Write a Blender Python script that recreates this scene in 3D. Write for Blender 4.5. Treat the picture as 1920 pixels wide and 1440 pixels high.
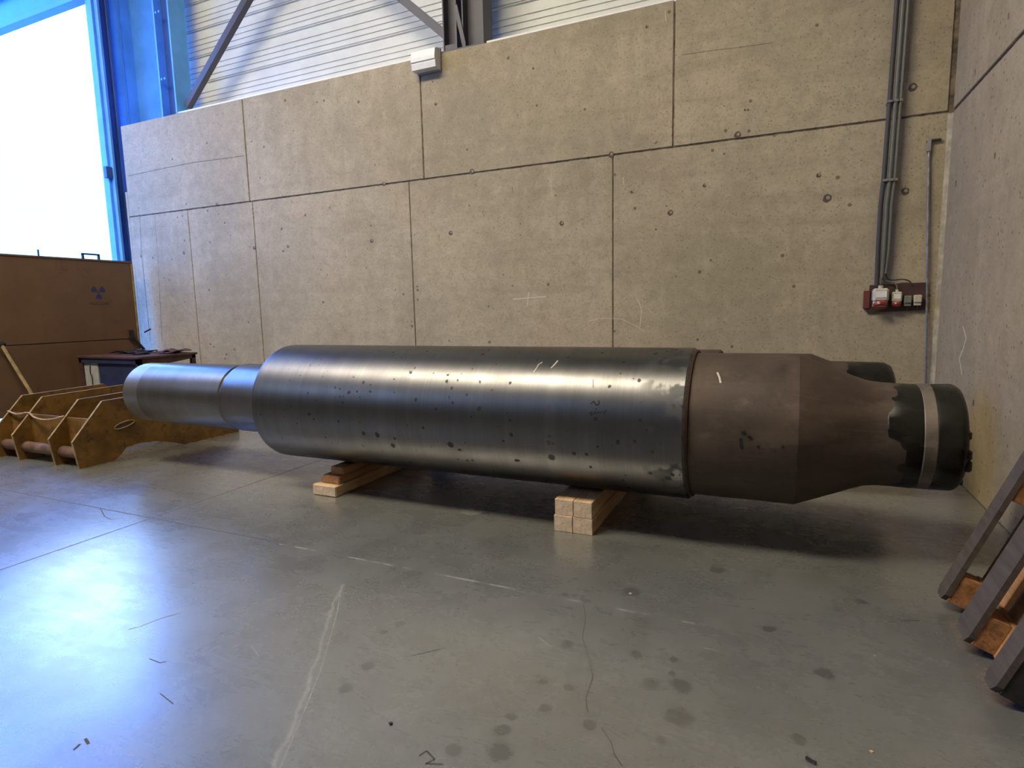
import bpy, math, random
from mathutils import Vector, Matrix

# ---------------------------------------------------------------- scene, camera, light
for o in list(bpy.data.objects):
    bpy.data.objects.remove(o, do_unlink=True)
scene = bpy.context.scene
COL = scene.collection
R = math.radians
random.seed(7)

YAW, PITCH, ROLL, FPX, CAMZ = R(-24.464), R(-7.317), R(-1.247), 1107.3, 1.4


def cam_axes():
    f = Vector((math.sin(YAW) * math.cos(PITCH), math.cos(YAW) * math.cos(PITCH), math.sin(PITCH)))
    r0 = Vector((math.cos(YAW), -math.sin(YAW), 0))
    u0 = r0.cross(f)
    r = math.cos(ROLL) * r0 + math.sin(ROLL) * u0
    u = -math.sin(ROLL) * r0 + math.cos(ROLL) * u0
    return r, u, f


cr, cu, cf = cam_axes()
cam_data = bpy.data.cameras.new('camera')
cam = bpy.data.objects.new('camera', cam_data)
COL.objects.link(cam)
cam_data.sensor_width = 36.0
cam_data.lens = FPX / 1920 * 36.0
cam_data.clip_end = 200
cam.matrix_world = Matrix(((cr.x, cu.x, -cf.x, 0), (cr.y, cu.y, -cf.y, 0), (cr.z, cu.z, -cf.z, CAMZ), (0, 0, 0, 1)))
scene.camera = cam

vs = scene.view_settings
vs.view_transform = 'Standard'
vs.look = 'None'
vs.gamma = 1
vs.use_curve_mapping = False
vs.exposure = 0.0
scene.cycles.use_denoising = True
scene.cycles.max_bounces = 10
scene.cycles.diffuse_bounces = 5
scene.cycles.glossy_bounces = 5
scene.cycles.sample_clamp_indirect = 8
scene.cycles.caustics_reflective = False
scene.cycles.caustics_refractive = False

SKY_DIR = Vector((-0.83, 0.44, 0.335)).normalized()     # where the hazy sun stands outside
SKY_BASE = (1.0, 2.75, 9.0)
SKY_GLOW = (10.0, 14.5, 18.0)
WARM_SKYLIGHT = ((1.0, 0.88, 0.68), 34.0)
COOL_SKYLIGHT = ((0.35, 0.55, 1.0), 6.0)

w = bpy.data.worlds.new('sky')
scene.world = w
w.use_nodes = True
nt = w.node_tree
nt.nodes.clear()
N = nt.nodes.new
out = N('ShaderNodeOutputWorld')
bg = N('ShaderNodeBackground')
tc = N('ShaderNodeTexCoord')
dot = N('ShaderNodeVectorMath'); dot.operation = 'DOT_PRODUCT'
dot.inputs[1].default_value = SKY_DIR
nt.links.new(tc.outputs['Generated'], dot.inputs[0])
mx = N('ShaderNodeMath'); mx.operation = 'MAXIMUM'; mx.inputs[1].default_value = 0
nt.links.new(dot.outputs['Value'], mx.inputs[0])
pw = N('ShaderNodeMath'); pw.operation = 'POWER'; pw.inputs[1].default_value = 700
nt.links.new(mx.outputs[0], pw.inputs[0])
gl = N('ShaderNodeMix'); gl.data_type = 'RGBA'; gl.blend_type = 'MIX'
gl.inputs['A'].default_value = (*SKY_BASE, 1)
gl.inputs['B'].default_value = (*SKY_GLOW, 1)
nt.links.new(pw.outputs[0], gl.inputs['Factor'])
nt.links.new(gl.outputs['Result'], bg.inputs['Color'])
nt.links.new(bg.outputs[0], out.inputs[0])


# ---------------------------------------------------------------- node helper
class NG:
    def __init__(self, name):
        self.m = bpy.data.materials.new(name)
        self.m.use_nodes = True
        self.t = self.m.node_tree
        self.b = self.t.nodes['Principled BSDF']
        self._tc = None

    def n(self, typ, **kw):
        nd = self.t.nodes.new(typ)
        for k, v in kw.items():
            setattr(nd, k, v)
        return nd

    def l(self, a, b):
        if isinstance(a, (int, float)):
            b.default_value = a
        elif isinstance(a, tuple):
            b.default_value = (*a, 1) if len(a) == 3 and b.type == 'RGBA' else a
        else:
            self.t.links.new(a, b)

    def obj(self):
        if not self._tc:
            self._tc = self.n('ShaderNodeTexCoord')
        return self._tc.outputs['Object']

    def math(self, op, a, b=0.0, c=None, clamp=False):
        nd = self.n('ShaderNodeMath', operation=op, use_clamp=clamp)
        self.l(a, nd.inputs[0]); self.l(b, nd.inputs[1])
        if c is not None:
            self.l(c, nd.inputs[2])
        return nd.outputs[0]

    def sep(self, v):
        nd = self.n('ShaderNodeSeparateXYZ'); self.l(v, nd.inputs[0])
        return nd.outputs

    def comb(self, x, y, z):
        nd = self.n('ShaderNodeCombineXYZ')
        for i, a in enumerate((x, y, z)):
            self.l(a, nd.inputs[i])
        return nd.outputs[0]

    def scale(self, v, s):
        nd = self.n('ShaderNodeVectorMath', operation='MULTIPLY')
        self.l(v, nd.inputs[0]); nd.inputs[1].default_value = s
        return nd.outputs[0]

    def vadd(self, a, b):
        nd = self.n('ShaderNodeVectorMath', operation='ADD')
        self.l(a, nd.inputs[0]); self.l(b, nd.inputs[1])
        return nd.outputs[0]

    def noise(self, v, scale, detail=4, rough=0.55, color=False, dist=0.0):
        nd = self.n('ShaderNodeTexNoise')
        self.l(v, nd.inputs['Vector'])
        nd.inputs['Scale'].default_value = scale
        nd.inputs['Detail'].default_value = detail
        nd.inputs['Roughness'].default_value = rough
        nd.inputs['Distortion'].default_value = dist
        return nd.outputs['Color' if color else 'Fac']

    def voro(self, v, scale, feature='F1', outp='Distance', rnd=1.0):
        nd = self.n('ShaderNodeTexVoronoi', feature=feature)
        self.l(v, nd.inputs['Vector'])
        nd.inputs['Scale'].default_value = scale
        nd.inputs['Randomness'].default_value = rnd
        return nd.outputs[outp]

    def rng(self, v, a, b, c=0.0, d=1.0):
        nd = self.n('ShaderNodeMapRange', interpolation_type='SMOOTHSTEP')
        self.l(v, nd.inputs['Value'])
        for k, x in zip(('From Min', 'From Max', 'To Min', 'To Max'), (a, b, c, d)):
            nd.inputs[k].default_value = x
        return nd.outputs[0]

    def mix(self, f, a, b, mode='MIX'):
        nd = self.n('ShaderNodeMix', data_type='RGBA', blend_type=mode)
        self.l(f, nd.inputs['Factor']); self.l(a, nd.inputs['A']); self.l(b, nd.inputs['B'])
        return nd.outputs['Result']

    def bump(self, h, strength=0.2, dist=0.01):
        nd = self.n('ShaderNodeBump')
        nd.inputs['Strength'].default_value = strength
        nd.inputs['Distance'].default_value = dist
        self.l(h, nd.inputs['Height'])
        self.l(nd.outputs[0], self.b.inputs['Normal'])

    def set(self, **kw):
        for k, v in kw.items():
            self.l(v, self.b.inputs[k.replace('_', ' ')])
        return self.m


def simple(name, col, rough=0.6, metal=0.0, var=0.25, scale=8, dirt=None, spec=0.5):
    g = NG(name)
    nz = g.noise(g.obj(), scale, 6, 0.6)
    dark = tuple(c * (1 - var) for c in col)
    light = tuple(min(1, c * (1 + var)) for c in col)
    c = g.mix(g.rng(nz, 0.3, 0.7), dark, light)
    if dirt:
        c = g.mix(g.rng(g.noise(g.obj(), scale * 2.7, 5, 0.7, dist=0.6), 0.52, 0.7), c, dirt)
    return g.set(Base_Color=c, Roughness=g.rng(nz, 0.2, 0.8, max(0.03, rough - 0.08), min(1, rough + 0.08)), Metallic=metal, Specular_IOR_Level=spec)


# ---------------------------------------------------------------- mesh helper
class MB:
    def __init__(self):
        self.v, self.f, self.mi = [], [], []

    def add(self, vs_, fs, mi=0):
        k = len(self.v)
        self.v += [tuple(p) for p in vs_]
        for f in fs:
            self.f.append(tuple(i + k for i in f)); self.mi.append(mi)
        return self

    def box(self, x0, x1, y0, y1, z0, z1, mi=0, b=0.0, M=None):
        """box with chamfered edges of size b"""
        if b <= 0:
            P = [(x, y, z) for x in (x0, x1) for y in (y0, y1) for z in (z0, z1)]
            F = [(0, 1, 3, 2), (4, 6, 7, 5), (0, 4, 5, 1), (2, 3, 7, 6), (0, 2, 6, 4), (1, 5, 7, 3)]
        else:
            P, idx = [], {}
            lo, hi = (x0, y0, z0), (x1, y1, z1)
            for sx in (0, 1):
                for sy in (0, 1):
                    for sz in (0, 1):
                        s = (sx, sy, sz)
                        for ax in range(3):
                            p = []
                            for k in range(3):
                                e = (lo, hi)[s[k]][k]
                                if k != ax:
                                    e += b if s[k] == 0 else -b
                                p.append(e)
                            idx[(s, ax)] = len(P); P.append(tuple(p))
            F = []
            for ax in range(3):
                a, c = [k for k in range(3) if k != ax]
                for sv in (0, 1):
                    q = []
                    for (i, j) in ((0, 0), (1, 0), (1, 1), (0, 1)):
                        s = [0, 0, 0]; s[ax] = sv; s[a] = i; s[c] = j
                        q.append(idx[(tuple(s), ax)])
                    flip = (sv == 0) != (ax == 1)
                    F.append(tuple(q[::-1]) if flip else tuple(q))
            for ax in range(3):
                a, c = [k for k in range(3) if k != ax]
                for i in (0, 1):
                    for j in (0, 1):
                        s0 = [0, 0, 0]; s0[a] = i; s0[c] = j; s1 = list(s0); s1[ax] = 1
                        s0, s1 = tuple(s0), tuple(s1)
                        F.append((idx[(s0, a)], idx[(s0, c)], idx[(s1, c)], idx[(s1, a)]))
            for sx in (0, 1):
                for sy in (0, 1):
                    for sz in (0, 1):
                        s = (sx, sy, sz)
                        F.append(tuple(idx[(s, ax)] for ax in range(3)))
        if M:
            P = [M @ Vector(p) for p in P]
        return self.add(P, F, mi)

    def prism(self, pts, axis, a0, a1, mi=0):
        """polygon pts in the two other axes, extruded along axis a0..a1"""
        n = len(pts)
        P = []
        for a in (a0, a1):
            for (u, v) in pts:
                P.append({'x': (a, u, v), 'y': (u, a, v), 'z': (u, v, a)}[axis])
        F = [tuple(range(n - 1, -1, -1)), tuple(range(n, 2 * n))]
        F += [(i, (i + 1) % n, n + (i + 1) % n, n + i) for i in range(n)]
        return self.add(P, F, mi)

    def tube(self, path, r, seg=12, mi=0, cap=True):
        path = [Vector(p) for p in path]
        P, F = [], []
        prev = None
        for i, p in enumerate(path):
            t = (path[min(i + 1, len(path) - 1)] - path[max(i - 1, 0)]).normalized()
            if prev is None:
                a = t.orthogonal().normalized()
            else:
                a = (prev - t * prev.dot(t)).normalized()
            prev = a
            c = t.cross(a)
            rr = r[i] if isinstance(r, (list, tuple)) else r
            for k in range(seg):
                an = 2 * math.pi * k / seg
                P.append(p + (a * math.cos(an) + c * math.sin(an)) * rr)
        for i in range(len(path) - 1):
            for k in range(seg):
                F.append((i * seg + k, i * seg + (k + 1) % seg, (i + 1) * seg + (k + 1) % seg, (i + 1) * seg + k))
        if cap:
            F.append(tuple(range(seg - 1, -1, -1)))
            F.append(tuple(range((len(path) - 1) * seg, len(path) * seg)))
        return self.add(P, F, mi)

    def lathe_x(self, prof, seg=96, mi=0, cap=True, wob=None):
        """prof = [(x, r)], axis = local X"""
        P, F = [], []
        for (x, r) in prof:
            for k in range(seg):
                an = 2 * math.pi * k / seg
                rr = r + (wob(x, an) if wob else 0)
                P.append((x, rr * math.cos(an), rr * math.sin(an)))
        m = len(prof)
        for i in range(m - 1):
            for k in range(seg):
                F.append((i * seg + k, (i + 1) * seg + k, (i + 1) * seg + (k + 1) % seg, i * seg + (k + 1) % seg))
        if cap:
            F.append(tuple(range(seg)))
            F.append(tuple(range(m * seg - 1, (m - 1) * seg - 1, -1)))
        return self.add(P, F, mi)

    def build(self, name, mats, parent=None, smooth=None, loc=None, rot=None):
        me = bpy.data.meshes.new(name)
        me.from_pydata(self.v, [], self.f)
        for m in (mats if isinstance(mats, (list, tuple)) else [mats]):
            me.materials.append(m)
        me.polygons.foreach_set('material_index', self.mi)
        import bmesh
        bm = bmesh.new(); bm.from_mesh(me)
        bmesh.ops.recalc_face_normals(bm, faces=bm.faces)
        bm.to_mesh(me); bm.free()
        if smooth:
            me.polygons.foreach_set('use_smooth', [True] * len(me.polygons))
            me.set_sharp_from_angle(angle=R(smooth))
        o = bpy.data.objects.new(name, me)
        COL.objects.link(o)
        if parent:
            o.parent = parent
        if loc:
            o.location = loc
        if rot:
            o.rotation_euler = rot
        return o


def empty(name, loc=(0, 0, 0), rot=(0, 0, 0)):
    o = bpy.data.objects.new(name, None)
    o.empty_display_size = 0.1
    COL.objects.link(o)
    o.location = loc; o.rotation_euler = rot
    return o


def tag(o, label, cat, group=None, kind=None):
    o['label'] = label; o['category'] = cat
    if group: o['group'] = group
    if kind: o['kind'] = kind
    return o


def struct(o):
    o['kind'] = 'structure'
    return o


# ================================================================= MATERIALS
def floor_material():
    g = NG('polished_concrete_floor')
    p = g.obj()
    wob = g.vadd(p, g.scale(g.noise(p, 3.0, 4, 0.6, color=True), (0.12, 0.12, 0.0)))
    big = g.noise(p, 0.55, 6, 0.62)
    med = g.noise(p, 2.6, 7, 0.68, dist=0.5)
    c = g.mix(g.rng(big, 0.3, 0.7), (0.096, 0.099, 0.092), (0.158, 0.162, 0.150))
    c = g.mix(g.rng(med, 0.35, 0.72, 0, 0.6), c, (0.17, 0.172, 0.158))
    c = g.mix(g.rng(g.noise(p, 1.3, 5, 0.7, dist=1.2), 0.50, 0.80, 0, 0.5), c, (0.09, 0.085, 0.07))
    c = g.mix(g.rng(g.noise(p, 60, 3, 0.7), 0.45, 0.75, 0, 0.4), c, (0.085, 0.085, 0.075))
    c = g.mix(g.rng(g.noise(p, 9, 6, 0.75, dist=0.4), 0.5, 0.7, 0, 0.4), c, (0.085, 0.083, 0.072))
    xyz = g.sep(p); wx = g.sep(wob)
    # old drip stains at the spots where the photo shows them
    spots = [(1277, 1286, .045), (1218, 1286, .035), (1273, 1342, .055), (938, 1410, .05), (955, 1348, .022), (1015, 1330, .025),
             (937, 1372, .03), (1190, 1227, .028), (1262, 1240, .02), (1260, 1265, .02), (750, 1168, .03), (722, 1183, .018),
             (1065, 1210, .03), (1100, 1358, .028), (1240, 1386, .018), (1660, 1000, .05), (1020, 1282, .02), (1065, 1290, .022), (1545, 1265, .035),
             (1445, 1180, .03), (1620, 1130, .03), (1500, 1390, .03), (1350, 1070, .045), (1180, 1110, .05), (690, 1250, .03), (650, 1290, .03), (850, 1400, .03)]
    m = None
    for (px, py, r) in spots:
        q = floor_pt(px, py)
        d = g.n('ShaderNodeVectorMath', operation='DISTANCE')
        g.l(wob, d.inputs[0]); d.inputs[1].default_value = (q.x + 0.06, q.y + 0.06, 0)
        s = g.rng(d.outputs['Value'], r * 0.6, r * 1.2, 1, 0)
        m = s if m is None else g.math('MAXIMUM', m, s)
    c = g.mix(g.math('MULTIPLY', m, 0.6), c, (0.05, 0.05, 0.045))
    # random small oil drips
    v = g.voro(p, 2.3); rnd = g.sep(g.voro(p, 2.3, outp='Color'))[0]
    drip = g.math('LESS_THAN', v, g.math('MULTIPLY', g.math('GREATER_THAN', rnd, 0.72), 0.075))
    c = g.mix(g.math('MULTIPLY', drip, 0.22), c, (0.09, 0.09, 0.08))
    # sawn joints
    def line(coord, at, half, lo=None, hi=None, other=None):
        k = g.rng(g.math('ABSOLUTE', g.math('SUBTRACT', coord, at)), half * 0.6, half * 1.4, 1, 0)
        if lo is not None:
            k = g.math('MULTIPLY', k, g.math('MULTIPLY', g.math('GREATER_THAN', other, lo), g.math('LESS_THAN', other, hi)))
        return k
    jw = g.sep(g.vadd(p, g.scale(g.noise(p, 6, 3, 0.6, color=True), (0.006, 0.006, 0))))
    j = g.math('MAXIMUM', line(jw[0], -3.955, 0.006, -9, 6.4, xyz[1]), line(jw[1], 2.575, 0.006, -9.9, -2.75, xyz[0]))
    c = g.mix(g.math('MULTIPLY', j, 0.85), c, (0.03, 0.03, 0.035))
    # chalky remnant of the joint to the right, long pale scrape
    cj = g.math('MULTIPLY', line(jw[1], 2.56, 0.007, -2.75, -0.3, xyz[0]), g.rng(g.noise(p, 4.2, 3, 0.7), 0.45, 0.6, 0, 0.8))
    c = g.mix(cj, c, (0.36, 0.35, 0.31))
    # scrape: line from a to b
    a, b = floor_pt(642, 1095), floor_pt(525, 1440)
    dx, dy = b.x - a.x, b.y - a.y; L = math.hypot(dx, dy)
    side = g.math('ADD', g.math('MULTIPLY', g.math('SUBTRACT', wx[0], a.x + 0.06), dy / L), g.math('MULTIPLY', g.math('SUBTRACT', wx[1], a.y + 0.06), -dx / L))
    along = g.math('ADD', g.math('MULTIPLY', g.math('SUBTRACT', xyz[0], a.x), dx / L), g.math('MULTIPLY', g.math('SUBTRACT', xyz[1], a.y), dy / L))
    sc = g.math('MULTIPLY', line(side, 0, 0.007, -0.0, L + 1, along), 0.4)
    c = g.mix(sc, c, (0.33, 0.33, 0.31))
    # fine scratches
    st = g.scale(p, (3, 60, 1))
    c = g.mix(g.rng(g.noise(st, 1.0, 2, 0.5), 0.68, 0.76, 0, 0.12), c, (0.3, 0.3, 0.27))
    # pale oval patch near the timber
    q = floor_pt(886, 958)
    d = g.n('ShaderNodeVectorMath', operation='DISTANCE'); g.l(g.scale(p, (1, 1, 1)), d.inputs[0]); d.inputs[1].default_value = (q.x, q.y, 0)
    c = g.mix(g.rng(d.outputs['Value'], 0.07, 0.09, 0.55, 0), c, (0.27, 0.27, 0.24))
    ro = g.math('ADD', g.rng(med, 0.3, 0.75, 0.22, 0.32), g.math('MULTIPLY', j, 0.5))
    ro = g.math('SUBTRACT', ro, g.math('MULTIPLY', m, 0.05))
    ro = g.math('ADD', ro, g.math('MULTIPLY', g.rng(g.noise(g.scale(p, (1, 3.5, 1)), 2.2, 6, 0.75, dist=0.8), 0.45, 0.6), 0.06))
    h = g.math('SUBTRACT', g.noise(p, 5, 5, 0.55), g.math('MULTIPLY', j, 0.6))
    g.bump(h, 0.05, 0.008)
    return g.set(Base_Color=c, Roughness=ro, Specular_IOR_Level=1.0, Coat_Weight=g.math('MULTIPLY', g.math('SUBTRACT', 1.0, g.math('MAXIMUM', j, g.math('MULTIPLY', m, 0.25))), g.rng(g.noise(p, 1.8, 6, 0.7, dist=0.6), 0.3, 0.65, 0.55, 1.0)), Coat_Roughness=0.27, Coat_IOR=1.8)


def px_ray(x, y):
    return (cr * ((x - 960) / FPX) - cu * ((y - 720) / FPX) + cf)


def plane_pt(x, y, ax, val):
    d = px_ray(x, y); o = Vector((0, 0, CAMZ))
    return o + d * ((val - o[ax]) / d[ax])


def floor_pt(x, y):
    return plane_pt(x, y, 2, 0.0)


def concrete_material(name, light, dark, joint_z=None):
    g = NG(name)
    p = g.obj()
    big = g.noise(p, 0.45, 6, 0.6)
    c = g.mix(g.rng(big, 0.32, 0.68), dark, light)
    st = g.noise(g.scale(p, (1.6, 1.6, 0.35)), 1.6, 6, 0.65)
    c = g.mix(g.rng(st, 0.5, 0.75, 0, 0.45), c, tuple(min(1, a * 1.18) for a in light))
    # horizontal casting bands
    hb = g.noise(g.scale(p, (0.25, 0.25, 3.0)), 1.4, 5, 0.6, dist=0.4)
    c = g.mix(g.rng(hb, 0.48, 0.72, 0, 0.35), c, tuple(a * 0.78 for a in dark))
    pk = g.noise(p, 0.9, 5, 0.6, dist=0.8)
    c = g.mix(g.rng(pk, 0.5, 0.75, 0, 0.4), c, (light[0] * 1.03, light[1] * 0.92, light[2] * 0.9))
    fine = g.noise(p, 45, 4, 0.7)
    c = g.mix(g.rng(fine, 0.45, 0.72, 0, 0.42), c, tuple(a * 0.6 for a in dark))
    mid = g.noise(p, 7, 6, 0.7, dist=0.5)
    c = g.mix(g.rng(mid, 0.48, 0.7, 0, 0.35), c, tuple(a * 0.72 for a in dark))
    c = g.mix(g.rng(mid, 0.5, 0.3, 0, 0.25), c, tuple(min(1, a * 1.25) for a in light))
    # pinholes
    vd = g.voro(p, 9); vc = g.sep(g.voro(p, 9, outp='Color'))[0]
    hole = g.math('LESS_THAN', vd, g.math('MULTIPLY', g.rng(vc, 0.70, 1.0), 0.17))
    vd2 = g.voro(p, 26); vc2 = g.sep(g.voro(p, 26, outp='Color'))[1]
    hole2 = g.math('LESS_THAN', vd2, g.math('MULTIPLY', g.rng(vc2, 0.60, 1.0), 0.30))
    hl = g.math('MAXIMUM', g.math('MULTIPLY', hole, 0.75), g.math('MULTIPLY', hole2, 0.6))
    c = g.mix(hl, c, tuple(a * 0.3 for a in dark))
    # thin vertical scuffs
    sc = g.noise(g.scale(p, (14, 14, 1.2)), 1.3, 3, 0.6)
    c = g.mix(g.rng(sc, 0.68, 0.8, 0, 0.35), c, tuple(min(1, a * 1.25) for a in light))
    g.bump(g.math('SUBTRACT', g.noise(p, 14, 5, 0.6), g.math('MULTIPLY', hl, 0.8)), 0.18, 0.01)
    return g.set(Base_Color=c, Roughness=0.88, Specular_IOR_Level=0.25)


def turned_steel(name, base, rough, spots=True, xr=None):
    g = NG(name)
    p = g.obj()
    s = g.sep(p)
    th = g.math('ARCTAN2', s[2], s[1])
    cyl = g.comb(s[0], g.math('MULTIPLY', th, 0.46), 0.0)
    bandn = g.noise(g.comb(s[0], 0.0, 0.0), 5.5, 6, 0.7)
    mott = g.noise(g.scale(cyl, (1, 1, 1)), 3.2, 7, 0.68, dist=0.4)
    c = g.mix(g.rng(bandn, 0.35, 0.65), tuple(a * 0.86 for a in base), tuple(a * 1.10 for a in base))
    c = g.mix(g.rng(mott, 0.35, 0.7, 0, 0.5), c, tuple(a * 0.82 for a in base))
    # circumferential tool marks
    tm = g.noise(g.scale(cyl, (160, 2.0, 1)), 1.0, 3, 0.6)
    c = g.mix(g.rng(tm, 0.35, 0.7, 0, 0.30), c, tuple(a * 1.35 for a in base))
    fac = None
    ro = g.rng(mott, 0.3, 0.75, rough - 0.02, rough + 0.05)
    if spots:
        wv = g.vadd(cyl, g.scale(g.noise(cyl, 16, 3, 0.6, color=True), (0.03, 0.03, 0.0)))
        dens = g.rng(s[0], -2.6, 0.6, 0.30, 1.0)
        v1 = g.voro(wv, 8.5); c1 = g.sep(g.voro(wv, 8.5, outp='Color'))[0]
        r1 = g.math('MULTIPLY', g.rng(c1, 0.45, 1.0), g.math('MULTIPLY', dens, 0.21))
        v2 = g.voro(wv, 21); c2 = g.sep(g.voro(wv, 21, outp='Color'))[1]
        r2 = g.math('MULTIPLY', g.rng(c2, 0.50, 1.0), g.math('MULTIPLY', dens, 0.27))
        k = g.math('MAXIMUM', g.rng(g.math('SUBTRACT', v1, r1), -0.015, 0.012, 1, 0), g.rng(g.math('SUBTRACT', v2, r2), -0.02, 0.02, 1, 0))
        k = g.math('MULTIPLY', k, 0.8)
        c = g.mix(k, c, (0.055, 0.05, 0.05))
        # dark patches bleeding from the right hand rim
        rim = g.math('MULTIPLY', g.rng(s[0], 1.22, 1.60), g.rng(g.noise(cyl, 7, 3, 0.5), 0.50, 0.56))
        c = g.mix(g.math('MULTIPLY', rim, 0.55), c, (0.10, 0.10, 0.10))
        # a paler wiped ring
        ring = g.math('MULTIPLY', g.rng(g.math('ABSOLUTE', g.math('SUBTRACT', s[0], 0.80)), 0.02, 0.06, 1, 0), 0.35)
        c = g.mix(ring, c, tuple(a * 1.45 for a in base))
        edge = g.rng(g.math('ABSOLUTE', g.math('SUBTRACT', s[0], -1.17)), 0.004, 0.02, 0.15, 0)
        c = g.mix(edge, c, tuple(a * 0.55 for a in base))
        ro = g.math('ADD', ro, g.math('MULTIPLY', g.math('MAXIMUM', k, rim), 0.25))
    tn = g.n('ShaderNodeTangent', direction_type='RADIAL', axis='X')
    g.l(tn.outputs[0], g.b.inputs['Tangent'])
    g.bump(g.math('ADD', g.math('MULTIPLY', tm, 0.2), g.noise(cyl, 22, 3, 0.5)), 0.015, 0.004)
    return g.set(Base_Color=c, Roughness=ro, Metallic=1.0, Anisotropic=0.45, Anisotropic_Rotation=0.25)


def rusty_cast(name, a, b, c_, rough=0.62, metal=0.35):
    g = NG(name)
    p = g.obj()
    s = g.sep(p)
    th = g.math('ARCTAN2', s[2], s[1])
    cyl = g.comb(s[0], g.math('MULTIPLY', th, 0.43), 0.0)
    n1 = g.noise(cyl, 2.2, 7, 0.66, dist=0.5)
    c = g.mix(g.rng(n1, 0.32, 0.68), a, b)
    c = g.mix(g.rng(g.noise(cyl, 5.5, 6, 0.7), 0.52, 0.74, 0, 0.6), c, c_)
    c = g.mix(g.rng(g.noise(cyl, 30, 4, 0.7), 0.5, 0.8, 0, 0.35), c, tuple(x * 0.5 for x in a))
    tm = g.noise(g.scale(cyl, (3, 60, 1)), 1.0, 3, 0.6)
    c = g.mix(g.rng(tm, 0.55, 0.75, 0, 0.2), c, tuple(min(1, x * 1.6) for x in b))
    g.bump(g.noise(cyl, 26, 6, 0.65), 0.25, 0.008)
    return g.set(Base_Color=c, Roughness=g.rng(n1, 0.3, 0.7, rough - 0.1, rough + 0.1), Metallic=metal)


def timber(name, col, end=None):
    g = NG(name)
    p = g.obj()
    gr = g.noise(g.scale(p, (9, 0.7, 9)), 3.0, 6, 0.65, dist=0.6)
    c = g.mix(g.rng(gr, 0.3, 0.7), tuple(a * 0.72 for a in col), tuple(min(1, a * 1.15) for a in col))
    c = g.mix(g.rng(g.noise(p, 12, 5, 0.7), 0.52, 0.72, 0, 0.5), c, tuple(a * 0.5 for a in col))
    g.bump(gr, 0.3, 0.006)
    return g.set(Base_Color=c, Roughness=0.75, Specular_IOR_Level=0.3)


M_FLOOR = floor_material()
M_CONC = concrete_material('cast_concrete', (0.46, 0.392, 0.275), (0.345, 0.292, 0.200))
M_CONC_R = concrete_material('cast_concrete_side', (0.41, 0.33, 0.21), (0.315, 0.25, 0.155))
M_JOINT = simple('brown_joint_filler', (0.17, 0.135, 0.095), 0.95, var=0.6, scale=9)  # brown filler colour of the panel joints
M_TIE = simple('tie_hole_dark', (0.10, 0.08, 0.06), 0.9, scale=40)
M_TIE2 = simple('tie_hole_core', (0.33, 0.28, 0.21), 0.9, scale=40)
M_CRACK = simple('floor_crack_grime', (0.05, 0.048, 0.045), 0.8, scale=30)
M_SCUFF = simple('floor_pale_scuff', (0.26, 0.26, 0.24), 0.6, scale=30)
M_CHALK = simple('chalk_mark', (0.58, 0.53, 0.43), 0.95, scale=60, var=0.1)
M_CLAD = simple('pale_ribbed_cladding', (0.66, 0.67, 0.62), 0.5, var=0.07, scale=3)
M_FLASH = simple('white_flashing', (0.78, 0.78, 0.74), 0.5, var=0.06, scale=4)
M_STEEL_DK = simple('dark_violet_grey_steel_paint', (0.075, 0.072, 0.09), 0.5, var=0.15, scale=5)
M_GLARE_BLUE = simple('steel_glare_blue', (0.10, 0.36, 0.85), 0.42, var=0.14, scale=2.5)  # blue lens glare put into the colour of the left steelwork
M_GLARE_BLUE_LT = simple('steel_glare_light_blue', (0.12, 0.34, 0.72), 0.4, var=0.1, scale=3)  # lighter step of the glare coloured into the steel
M_GLARE_BLUE_DK = simple('steel_glare_deep_blue', (0.035, 0.09, 0.30), 0.45, var=0.14, scale=3)  # darker step of the glare coloured into the steel
M_YELLOW_PANEL = simple('worn_orange_yellow_paint', (0.125, 0.067, 0.033), 0.42, var=0.12, scale=1.6, dirt=(0.10, 0.052, 0.027))
M_YELLOW = simple('scratched_yellow_paint', (0.185, 0.092, 0.018), 0.45, var=0.35, scale=5, dirt=(0.075, 0.035, 0.02))
M_YELLOW_EDGE = simple('bare_and_lit_yellow_edge', (0.27, 0.19, 0.085), 0.5, var=0.3, scale=12)  # bare edges; on the screen's edge post also painted leaking light
M_ROD = simple('brown_pipe_paint', (0.115, 0.065, 0.045), 0.5, var=0.35, scale=10)
M_BLACK = simple('black_rubber', (0.015, 0.015, 0.018), 0.6)
M_GREYLINE = simple('grey_conduit', (0.135, 0.14, 0.125), 0.5, metal=0.0, var=0.1, scale=10)
M_GREYDK = simple('dark_conduit', (0.05, 0.046, 0.044), 0.6, var=0.1, scale=10)
M_GALV = simple('galvanised_rod', (0.32, 0.31, 0.30), 0.4, metal=0.7, scale=20)
M_BROWN_PLATE = simple('dark_brown_mounting_plate', (0.065, 0.032, 0.028), 0.5, scale=8, var=0.2)
M_REDBROWN = simple('red_brown_plate', (0.16, 0.045, 0.03), 0.5, scale=8, var=0.15)
M_SOCK = simple('cream_plastic', (0.55, 0.50, 0.40), 0.4, scale=14, var=0.15, dirt=(0.35, 0.30, 0.24))
M_SOCK_GREY = simple('grey_plastic', (0.30, 0.27, 0.25), 0.45, scale=14, var=0.15)
M_SOCK_GREEN = simple('greenish_grey_plastic', (0.19, 0.20, 0.15), 0.45, scale=14, var=0.15)
M_RED = simple('red_plastic', (0.34, 0.025, 0.02), 0.35, scale=14, var=0.2)
M_LAMP = simple('white_lamp_housing', (0.80, 0.79, 0.77), 0.4, scale=6, var=0.05)
M_LAMP_G = simple('grey_lamp_base', (0.30, 0.30, 0.31), 0.5, scale=6, var=0.1)
M_PINE = timber('fresh_pine', (0.62, 0.42, 0.24))
M_PINE_END = timber('pine_end_grain', (0.66, 0.52, 0.38))
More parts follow.
